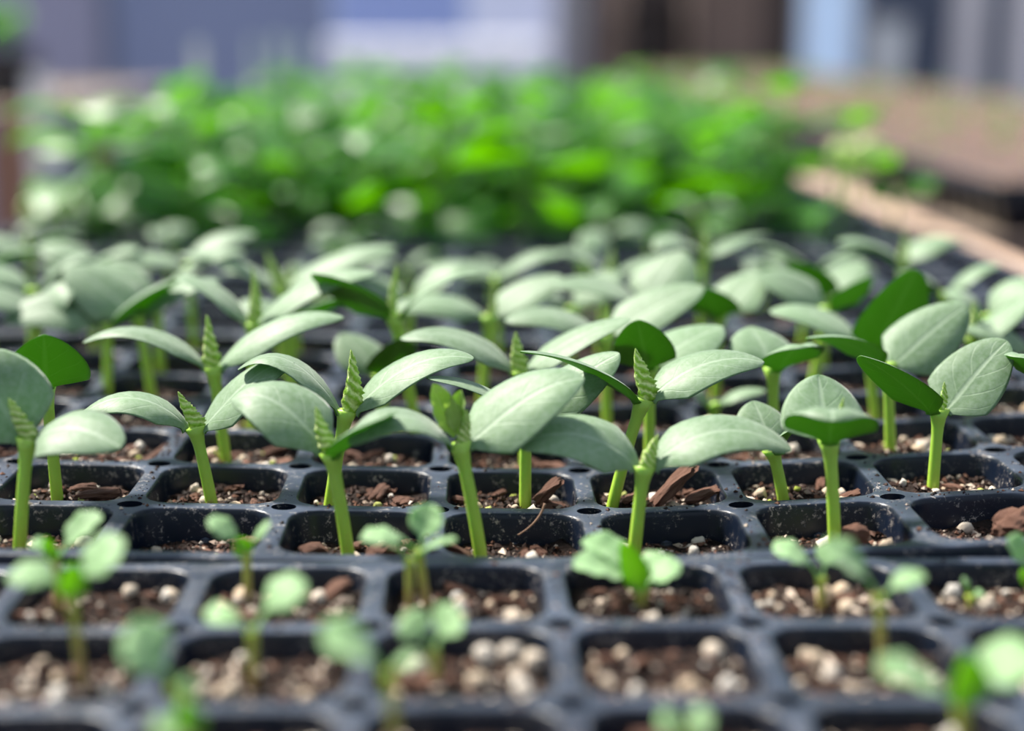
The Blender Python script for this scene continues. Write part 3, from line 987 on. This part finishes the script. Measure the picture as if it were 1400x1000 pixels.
BIG = [proto_cucumber(i, 0.95 + 0.05 * i, .82, .46, .25, i % 2 == 0) for i in range(5)]
SMALL = [proto_cucumber(20 + i, 0.5 + 0.06 * i, .52, .34, .12, False) for i in range(4)]
r2 = random.Random(11)
def put(proto, X, Y, z, rz, sc, label, group):
    o = copy_tree(proto)
    o.location = (X * p, Y * p, ZT + z * p)
    o.rotation_euler = (0, 0, rz)
    o.scale = (sc,) * 3
    tag(o, label, 'seedling', group)
    return o
for ix in range(NX):
    X = X0 + ix + .5
    if r2.random() < 0.7:
        put(r2.choice(BIG), X, Y0 + 6.5, -.25 + sagX(X), r2.uniform(-.6, .6) + (math.pi if r2.random() < .5 else 0), r2.uniform(.85, 1.0),
            'cucumber seedling in the last row of the deep-celled tray', 'last row of cucumber seedlings')
        PLUGS['C', ix, 6]['label'] = 'peat plug under a cucumber seedling in the last row of the deep-celled tray'
for iy in range(6):
    for ix in range(NX):
        X = X0 + ix + .5
        pxx = pix_x(X * p, (Y0 + iy + .5) * p, ZT)
        if (pxx < -190 or pxx > 1590) and r2.random() < .85:
            put(r2.choice(BIG), X, Y0 + iy + .5, -.25 + sagX(X), r2.uniform(-.7, .7) + (math.pi if r2.random() < .5 else 0), r2.uniform(.85, 1.0),
                'cucumber seedling in the outer columns, %s row of the deep-celled tray' % ORD[iy], 'cucumber seedlings in the outer columns')
            PLUGS['C', ix, iy]['label'] = 'peat plug under an outer-column cucumber seedling, %s row of the deep-celled tray' % ORD[iy]
for iy in range(7):
    for ix in range(NX - 2):
        X = X0 + ix + .5
        big = iy < 2 and r2.random() < 0.5
        if r2.random() < (0.45 if iy < 3 else 0.36 if iy < 6 else 0.2):
            put(r2.choice(BIG if big else SMALL), X + r2.uniform(-.06, .06), Y1 + iy + .5, -.22 + sagX(X), r2.uniform(0, 6.28), r2.uniform(.7, .85) if big else r2.uniform(.8, 1.1),
                ('larger' if big else 'short pale') + ' seedling in the %s row of the tray behind the big cucumbers' % ORD[iy], 'seedlings in row %s of the second tray' % ORD[iy])

# ------------------------------------------------------------------ small heart-leaved seedlings in the front tray
def brassica(Yc, base, apex, leaves, core, label, rs=0.026):
    f = Pc(base[0], base[1], Yc)
    B = Vector((f.x, Yc, -0.18))
    A = Pc(apex[0], apex[1], Yc)
    origin = B * p
    plug_of(('F', int(math.floor(B.x - XF)), int(math.floor(Yc - YF))), label)
    root = empty('brassica_seedling', origin + Vector((0, 0, ZT)))
    tag(root, label, 'seedling', 'tiny heart-leaved seedlings')
    tube(root, 'stem', origin, M['bras_stem'], (B, (A + B) / 2 + Vector((-.04 * (A.x - B.x), 0, 0)), A), rs, rs * .9, 10, 8, 0.01)
    for (tx, ty, dY, W, arch, roll) in leaves:
        T = Pc(tx, ty, Yc + dY)
        leaf(root, 'cotyledon', origin, [M['bras_top'], M['bras_bot']], A + Vector((0, 0, -.01)), T, W * .95, arch + .02, upvec(roll * 0.35), rng.uniform(-.12, .12), 'heart', 0.018, 14, 4, notch=0.9, wave=.08, seed=tx)
    if core:
        T = Pc(core[0], core[1], Yc)
        leaf(root, 'true_leaf', origin, [M['bras_core'], M['bras_core']], A + Vector((0, 0, -.03)), T, core[2], 0.0, Vector((.3, -1, .2)), .3, 'coty', 0.02, 10, 3)
    return root
r1, r2y, r3 = YF + 6.5, YF + 5.5, YF + 4.5
brassica(r2y + .1, (112, 900), (97, 815), [(8, 790, .0, .27, .06, 35), (170, 738, .1, .30, .03, 45)], (100, 770, .14),
         'heart-leaved seedling with light leaves and a yellow-green core on a brownish stem')
brassica(r1 + .05, (80, 830), (75, 765), [(140, 705, .1, .24, .02, 35), (40, 745, 0, .16, .02, 20)], (62, 735, .08),
         'small seedling behind the yellow-green cored one, with one oval leaf tilted up')
brassica(r1 + .1, (340, 840), (337, 755), [(283, 712, 0, .20, .03, 40), (368, 712, .05, .16, .01, -10)], (325, 735, .12),
         'seedling with bright green inner leaf and thin brown stem')
brassica(r2y, (346, 935), (345, 862), [(282, 850, -.1, .22, .05, 35), (420, 796, .1, .28, .05, 45)], None,
         'seedling with two notched leaves, one above the other, beside a perlite grain')
brassica(r1 + .1, (586, 835), (572, 752), [(492, 738, -.1, .24, .06, 30), (592, 690, .1, .22, .0, 40)], None,
         'seedling with a big pale two-lobed leaf under a cucumber stem')
brassica(r1 + .06, (560, 835), (560, 765), [(625, 738, -.05, .14, .02, 10), (530, 748, -.1, .12, .02, 10)], None,
         'thin seedling with narrow green leaves beside the two-lobed one')
brassica(r2y, (600, 945), (592, 888), [(632, 842, .05, .26, .03, 45), (545, 850, .05, .26, .03, 45)], None,
         'seedling with rounded pale leaf cluster on a dim brown stem')
brassica(r3 + .15, (545, 985), (530, 920), [(440, 882, -.1, .32, .05, 50), (575, 900, 0, .12, .02, 20)], None,
         'seedling with one wide leaf hanging over the tray rib')
brassica(r3 + .2, (262, 1010), (240, 940), [(165, 875, 0, .34, .04, 55), (268, 950, 0, .12, .02, 20)], None,
         'seedling with one rounded pale leaf lifted above the rib')
brassica(r3 - .2, (255, 1060), (255, 1000), [(258, 955, .0, .14, .0, 20), (215, 1010, -.1, .18, .02, 30)], (256, 955, .14),
         'very small seedling with a vivid green sprouting leaf')
brassica(r1 + .05, (876, 836), (876, 808), [(783, 775, -.05, .28, .05, 40), (932, 782, -.05, .27, .04, 40)], (850, 742, .16),
         'stocky seedling with three merged pale leaves beside a large white grain', 0.036)
brassica(r1 + .15, (880, 836), (884, 790), [(795, 742, .1, .26, .03, 40), (905, 755, .1, .2, .02, 30)], None,
         'seedling crowded behind the stocky one with a smooth pale leaf')
brassica(r1, (1123, 850), (1123, 790), [(1056, 752, .0, .24, .05, 40), (1140, 745, .1, .16, .02, 40)], None,
         'seedling with a fresh stem and lobed leaf against a cucumber stem')
brassica(r2y + .2, (1208, 895), (1203, 815), [(1125, 756, 0, .30, .05, 45), (1266, 788, 0, .17, .02, 30)], None,
         'seedling with one broad leaf and one small narrow leaf on a brown stem')
brassica(r3 + .1, (1318, 1000), (1315, 965), [(1200, 918, -.1, .28, .04, 35), (1420, 890, 0, .32, .05, 40)], (1322, 895, .2),
         'stout seedling with bright yellow-green centre and wide spread leaves', 0.034)
brassica(r1 + .1, (1412, 850), (1408, 790), [(1378, 735, .05, .22, .02, 40), (1440, 730, .05, .22, .02, 40)], (1396, 780, .12),
         'seedling at the tray edge with dark green leaves')
brassica(r1 - .05, (1328, 835), (1328, 815), [(1348, 818, .0, .08, .01, 30), (1316, 795, .0, .10, .01, 30)], None,
         'barely sprouted seedling lifting a perlite grain')
brassica(r3 - .1, (935, 1040), (935, 1005), [(975, 985, .0, .2, .02, 40), (900, 990, 0, .2, .02, 40)], None,
         'tiny seedling at the foot of the tray with pale tips')

# ------------------------------------------------------------------ the tall leafy block
def proto_tall(seed, h):
    r = random.Random(seed + 70)
    root = empty('leafy_transplant', (0, -50, 0))
    z = Vector((0, 0, 0))
    A = Vector((r.uniform(-.12, .12), r.uniform(-.12, .12), h))
    mid = A * .5 + Vector((r.uniform(-.1, .1), r.uniform(-.1, .1), 0))
    tube(root, 'stem', z, M['tall_stem'], (Vector((0, 0, 0)), mid, A), 0.05, 0.03, 8, 7)
    n = r.randint(5, 6)
    for i in range(n):
        t = 0.22 + 0.78 * i / (n - 1)
        st = mid * 2 * t * (1 - t) + A * t * t
        a = i * 2.4 + r.uniform(-.4, .4)
        L = (1.50 - 0.5 * max(0, (t - .6) / .4)) * r.uniform(.9, 1.2)
        rise = r.uniform(-.45, .15) + 0.5 * (t - .4)
        T = st + Vector((math.cos(a) * L, math.sin(a) * L, L * rise))
        up = Vector((r.uniform(-.4, .4), r.uniform(-.4, .4), 1)).normalized()
        leaf(root, 'leaf', z, [M['tall_top'], M['tall_bot']], st, T, L * r.uniform(.66, .82), r.uniform(.16, .32), up, r.uniform(-.3, .1), 'broad', .016, 8, 2)
    return root
TALL = [proto_tall(i, 1.5 + 0.12 * i) for i in range(6)]
r3_ = random.Random(5)
for k, y in enumerate(YT):
    for iy in range(5):
        for ix in range(9):
            X = -5.9 + ix * 1.38 + r3_.uniform(-.3, .3)
            Y = y + .7 + iy * 1.43 + r3_.uniform(-.3, .3)
            o = copy_tree(r3_.choice(TALL))
            o.location = (X * p, Y * p, ZT - .24 * p)
            o.rotation_euler = (0, 0, r3_.uniform(0, 6.28))
            sc = r3_.uniform(.82, 1.08)
            o.scale = (sc,) * 3
            wh = ('on the side next to the pale bench board' if ix >= 8 else 'on the outer side towards the marker post' if ix == 0 else
                  'in the row facing the pale short seedlings' if (k == 0 and iy == 0) else
                  'in the second row from the pale short seedlings' if (k == 0 and iy == 1) else
                  'in the last row by the label stakes' if (k == 2 and iy == 4) else 'inside the leafy block, %s row from the pale seedlings' % ORD[k * 5 + iy])
            tag(o, 'tall broad-leaved plant ' + wh, 'plant', 'tall leafy plants ' + wh)
for g in (BIG, SMALL, TALL):
    for o in g:
        remove_tree(o)

def side_plant(px, py, Y, zb, mats, label, L=.9, up=60):
    q = Pc(px, py, Y)
    B = Vector((q.x, Y, zb))
    origin = B * p
    root = empty('leafy_transplant', origin + Vector((0, 0, ZT)))
    tag(root, label, 'plant')
    A = B + (q - B) * .75
    tube(root, 'stem', origin, M['tall_stem'], (B, (A + B) / 2, A), .04, .03, 8, 6)
    for a in (0.3, 2.2, 4.0, 5.2):
        T = A + Vector((math.cos(a) * L * .7, math.sin(a) * L * .3, (q.z - A.z) + L * .2 * math.sin(a * 3)))
        leaf(root, 'leaf', origin, mats, A, T, L * .6, .1, upvec(up), .0, 'broad', .016, 8, 2)
    return root
side_plant(1165, 205, YT[0] + .9, -.24, [M['pale_leaf'], M['pale_leaf']], 'plant with pale yellow leaves at the edge of the tall block by the bench board', .75)
side_plant(62, 285, YT[0] + .4, -.24, [M['pale_leaf'], M['pale_leaf']], 'plant with a pale yellow leaf low at the outer corner of the tall block', .7)
side_plant(1225, 262, YT[0] + .6, -.24, [M['tall_top'], M['tall_bot']], 'green plant leaning its leaf out over the pale bench board', 1.0, 20)

def stake(px, py0, wpx, Y, label, mat='white_plastic'):
    q = P(px, py0, Y * p)
    wd = wpx / 2242 * Y * p
    o = empty('plant_label_stake', (q.x, q.y, ZT - .4 * p))
    bm = bmesh.new()
    h = q.z - (ZT - .4 * p)
    b = [(-wd / 2, h), (wd / 2, h), (wd / 2, h * .35), (0.0, 0.0), (-wd / 2, h * .35)]
    vs = [bm.verts.new((x, -.0006, z)) for x, z in b]
    f = bm.faces.new(vs)
    ex = bmesh.ops.extrude_face_region(bm, geom=[f])
    bmesh.ops.translate(bm, verts=[v for v in ex['geom'] if isinstance(v, bmesh.types.BMVert)], vec=(0, .0012, 0))
    bmesh.ops.recalc_face_normals(bm, faces=bm.faces)
    me = bm_mesh(bm, 'plant_label_stake')
    bpy.data.objects.remove(o)
    o = obj('plant_label_stake', me, M[mat], None, (q.x, q.y, ZT - .4 * p))
    tag(o, label, 'plant label', 'white plant labels')
ye = YT[2] + 6.6
stake(270, 58, 15, ye, 'white plastic label stake standing behind the tall leafy block')
stake(345, 52, 7, ye, 'white plastic label stake standing behind the tall leafy block')
stake(378, 48, 11, ye, 'white plastic label stake standing behind the tall leafy block')
stake(408, 52, 10, ye, 'white plastic label stake standing behind the tall leafy block')

# ------------------------------------------------------------------ benches
ZB = ZT - 1.12 * p             # top of the slats
def bench(name, x0, x1, y0, y1, label, board, slat_step, zs=ZB, rim=None):
    t = empty(name, ((x0 + x1) / 2, (y0 + y1) / 2, 0))
    tag(t, label, 'bench')
    ox, oy = -(x0 + x1) / 2, -(y0 + y1) / 2
    rim = rim if rim is not None else ZT - .05 * p
    for a, b in ((x0 - .028, x0), (x1, x1 + .028)):
        box('side_board', a + ox, b + ox, y0 + oy, y1 + oy, zs - .06, rim if a > x0 - .01 else zs + .004, board, t)
    for a, b in ((y0 - .024, y0), (y1, y1 + .024)):
        box('end_board', x0 - .024 + ox, x1 + .024 + ox, a + oy, b + oy, zs - .06, zs + .004, board, t)
    n = int((y1 - y0) / slat_step)
    sm = None
    for i in range(n):
        yy = y0 + slat_step * (i + .5) + oy
        if sm is None:
            bm = bmesh.new(); box_bm(bm, x0 + ox, x1 + ox, -slat_step * .36, slat_step * .36, -.018, 0, .002)
            sm = bm_mesh(bm, 'slat'); sm.materials.append(M['wood_slat'])
        obj('slat', sm, None, t, (0, yy, zs))
    for a in (x0 + .03, x1 - .03):
        for b in (y0 + .04, (y0 + y1) / 2, y1 - .04):
            box('leg', a - .03 + ox, a + .03 + ox, b - .03 + oy, b + .03 + oy, 0, zs - .018, M['wood_leg'], t)
    return t
bench('greenhouse_bench', -7.75 * p, 6.86 * p, .04, (YT[2] + 7.4) * p, 'long wooden slatted bench carrying the cucumber trays and the tall leafy block', M['wood'], .09)

# second bench on the right with rows of soil-filled trays
XR = 10.55 * p
YR = 3.05 * 10.75 * p
bench('greenhouse_bench', XR - .01, XR + 14 * p + .05, YR - .02, YR + 14 * 7.3 * p, 'long dark bench of brown soil trays across the gap beside the pale board', M['wood_dark'], .2, ZB, ZB + .004)
tiny = []
for i in range(4):
    r = random.Random(i)
    V, Fc, mi, UV = [], [], [], []
    for s in (0, 1, 2):
        a = s * 2.2 + r.uniform(-.4, .4)
        v, f, m_, u = leaf_geo(Vector((0, 0, 0)), Vector((math.cos(a) * .24, math.sin(a) * .24, .34)), .17, .06, Vector((0, 0, 1)), .1, 'coty', .02, 5, 2)
        b0 = len(V); V += [q * p for q in v]; Fc += [tuple(b0 + k for k in q) for q in f]; mi += m_; UV += u
    me = mesh_from('sprout', V, Fc, mi, UV)
    me.materials.append(M['bras_top']); me.materials.append(M['bras_bot'])
    tiny.append(me)
M['soil_red'] = flat_mat('dry_reddish_soil', (0.20, 0.13, 0.10), 0.9, 0.95, 22, 0.2, 0.8)
sheet2 = sheet.copy(); sheet2.materials.clear(); sheet2.materials.append(M['soil_red'])
sheet2.transform(Matrix.Translation((0, 0, .16 * p)))
r4 = random.Random(9)
for k in range(13):
    yy = YR / p + k * 7.3
    put_tray(tray_me_front, XR / p + .15, yy, 0, 'black plug tray of reddish soil, %s along the dark bench from its open end' % ORD[k], 'soil trays on the dark bench')
    o = obj('potting_soil', sheet2, None, None, ((XR / p + .15) * p, yy * p, ZT))
    tag(o, 'dry reddish potting soil filling the %s tray along the dark bench' % ORD[k], 'soil', 'soil in the dark bench trays', 'stuff')
    for i in range(6 + 2 * k):
        ix, iy = r4.randrange(14), r4.randrange(7)
        s = obj('sprout', r4.choice(tiny), None, None, ((XR / p + .65 + ix + r4.uniform(-.15, .15)) * p, (yy + iy + .5 + r4.uniform(-.1, .1)) * p, ZT - .03 * p))
        s.rotation_euler = (0, 0, r4.uniform(0, 6.28))
        s.scale = (r4.uniform(.7, 1.2),) * 3
        tag(s, 'tiny green sprout in the %s tray of reddish soil along the dark bench' % ORD[k], 'sprout', 'sprouts in the %s dark bench tray' % ORD[k])

# left bench, far, with a potted plant
bench('greenhouse_bench', -1.75, -.85, 3.0, 4.6, 'grey bench with brown legs carrying a dark potted plant', M['grey_board'], .15, ZT - .03, ZT - .03)
pt = empty('potted_plant', (P(5, 80, 3.4).x, 3.4, ZT - .03))
tag(pt, 'bushy green plant in a black pot on the grey bench', 'potted plant')
bm = bmesh.new(); cyl_bm(bm, (0, 0, 0), .055, .075, .11, 20)
obj('pot', bm_mesh(bm, 'pot'), M['black_pot'], pt)
rp = random.Random(3)
for i in range(22):
    a, el = rp.uniform(0, 6.28), rp.uniform(.45, 1.3)
    Lr = rp.uniform(2.0, 3.2)
    st = Vector((0, 0, .11 / p))
    T = st + Vector((math.cos(a) * math.cos(el) * Lr, math.sin(a) * math.cos(el) * Lr, math.sin(el) * Lr * .8))
    leaf(pt, 'leaf', Vector((0, 0, 0)), [M['tall_top'], M['tall_bot']], st, T, Lr * .38, .2, Vector((0, 0, 1)), .0, 'broad', .03, 6, 2)
q = P(50, 100, 2.6)
plane = box('plant_label_stake', q.x - .014, q.x + .014, 2.6 - .004, 2.6 + .004, 0.0, q.z, M['white_plastic'])
plane.name = 'marker_post'
tag(plane, 'slim white marker post standing on the floor beside the grey bench', 'post')
q = P(18, 150, 2.9)
bp_ = box('wooden_post', q.x - .03, q.x + .03, 2.87, 2.93, 0, q.z, M['wood_leg'])
tag(bp_, 'short brown wooden post in front of the grey bench', 'post')

# ------------------------------------------------------------------ far end of the greenhouse
YFN = 5.5
fx0, fx1 = xat(812, YFN), xat(1090, YFN)
fan = empty('fan_cabinet', ((fx0 + fx1) / 2, YFN, 0))
tag(fan, 'brown plank cabinet with a round dark fan opening against the end wall', 'fan cabinet')
wd = fx1 - fx0
npl = 6
for i in range(npl):
    a = -wd / 2 + wd * i / npl
    box('plank', a + .004, a + wd / npl - .004, -.02 - (.006 if i % 2 else 0), 0.0, 0, 2.0, M['wood_brown' if i in (0, 3, 4) else 'wood_dark'], fan)
box('body', -wd / 2, wd / 2, .001, .35, 0, 2.0, M['wood_dark'], fan)
for a in (-wd / 2 + .09, -wd / 2 + .31):
    box('batten', a - .012, a + .012, -.045, -.022, 0, 2.0, M['wood'], fan)
fc = P(890, 52, YFN)
cx, cz = fc.x - (fx0 + fx1) / 2, fc.z
rotx = Matrix.Rotation(math.pi / 2, 4, 'X')
bm = bmesh.new()
bmesh.ops.create_cone(bm, cap_ends=False, segments=32, radius1=.115, radius2=.115, depth=.05, matrix=Matrix.Translation((cx, -.05, cz)) @ rotx)
ring = obj('fan_ring', bm_mesh(bm, 'fan_ring', True), M['fan_metal'], fan)
for k in range(5):
    bm = bmesh.new()
    m = Matrix.Translation((cx, -.055, cz)) @ Matrix.Rotation(k * 2 * math.pi / 5, 4, 'Y') @ Matrix.Translation((0.06, 0, 0)) @ Matrix.Rotation(R(25), 4, 'X') @ Matrix.Diagonal((.095, .004, .05, 1))
    bmesh.ops.create_cube(bm, size=1, matrix=m)
    obj('fan_blade', bm_mesh(bm, 'fan_blade'), M['fan_metal'], fan)

YC = 5.0
cb = empty('cloth_covered_bench', ((xat(445, YC) + xat(745, YC)) / 2, YC + .2, 0))
tag(cb, 'low table draped in white cloth behind the tall leafy block', 'table')
hw = (xat(745, YC) - xat(445, YC)) / 2
zt = P(600, 52, YC).z
bm = bmesh.new()
nseg = 40
prof = []
for i in range(nseg + 1):
    prof.append(-hw + 2 * hw * i / nseg)
rows = [(-.24, .35, 1.0), (-.215, zt - .05, .5), (-.2, zt - .008, .1), (-.18, zt, 0), (.35, zt, 0)]
grid = []
for yy, zz, wv in rows:
    grid.append([bm.verts.new((x, yy + .012 * wv * math.sin(x * 60), zz)) for x in prof])
for a, b in zip(grid[:-1], grid[1:]):
    for i in range(nseg):
        bm.faces.new((a[i], a[i + 1], b[i + 1], b[i]))
obj('cloth', bm_mesh(bm, 'cloth', True), M['white_cloth'], cb)
box('tabletop', -hw + .01, hw - .01, -.17, .34, zt - .03, zt - .002, M['wood_leg'], cb)
for a in (-hw + .05, hw - .05):
    for b in (-.14, .3):
        box('leg', a - .02, a + .02, b - .02, b + .02, 0, zt - .03, M['wood_leg'], cb)

q0, q1 = P(1190, 30, 5.3), P(1236, 100, 5.3)
bk = empty('white_bucket', ((q0.x + q1.x) / 2, 5.3, 0))
bm = bmesh.new(); cyl_bm(bm, (0, 0, .78), .05, .056, q0.z - .78, 24)
obj('body', bm_mesh(bm, 'body', True), M['white_plastic'], bk)
bm = bmesh.new(); cyl_bm(bm, (0, 0, q0.z - .02), .060, .060, .022, 24)
obj('rim', bm_mesh(bm, 'rim', True), M['white_plastic'], bk)
bm = bmesh.new(); cyl_bm(bm, (0, 0, 0), .09, .09, .78, 24)
obj('pedestal', bm_mesh(bm, 'pedestal', True), M['shade_cloth'], bk)
tag(bk, 'white tub on a dark pedestal by the pale blue window', 'tub')

# ------------------------------------------------------------------ marked pieces: large bark slivers and the root thread
def world_bark(px, py, row, L, rz, tilt, zc=-.2, sc=(1, 1, 1)):
    Yr = Y0 + row + .5
    q = Pc(px, py, Yr)
    ix = int(math.floor(q.x - X0))
    pl = PLUGS.get(('C', ix, row))
    if pl is None: return
    c = obj('bark_chip', BARK[int(px) % 4], None, pl)
    c.location = Vector((q.x * p, Yr * p, ZT + q.z * p)) - Vector(pl.location)
    c.rotation_euler = (0, tilt, rz)
    c.scale = (L * p * sc[0], L * p * sc[1], L * p * sc[2])
world_bark(922, 664, 1, .20, .25, -.75, sc=(1, .7, .8))
world_bark(960, 677, 1, .12, .1, -.2)
world_bark(750, 672, 1, .12, .3, -.7)
world_bark(612, 746, 0, .17, .2, .6, sc=(1, .6, .6))
world_bark(1388, 715, 0, .12, .3, .1, sc=(1, 1.8, 2.6))
world_bark(520, 757, 0, .09, .3, .1, sc=(1, 1.5, 2.4))
world_bark(430, 757, 0, .09, .5, .1, sc=(1, 1.5, 2))
world_bark(1165, 738, 0, .10, .3, .1, sc=(1, 1.8, 3))
world_bark(135, 678, 1, .17, .2, -.2)
world_bark(205, 640, 2, .22, .2, -.7)

ra, rb_, rc_ = Pc(745, 689, 9.94), Pc(738, 715, 9.93), Pc(708, 732, 9.92)
o = tube(None, 'root_thread', ra * p, flat_mat('dry_root', (.30, .18, .12), .8), (ra, rb_, rc_), .008, .005, 6, 14)
o.location = ra * p + Vector((0, 0, ZT))
tag(o, 'thin dry brown root thread hanging over a cell wall of the cucumber tray', 'root')
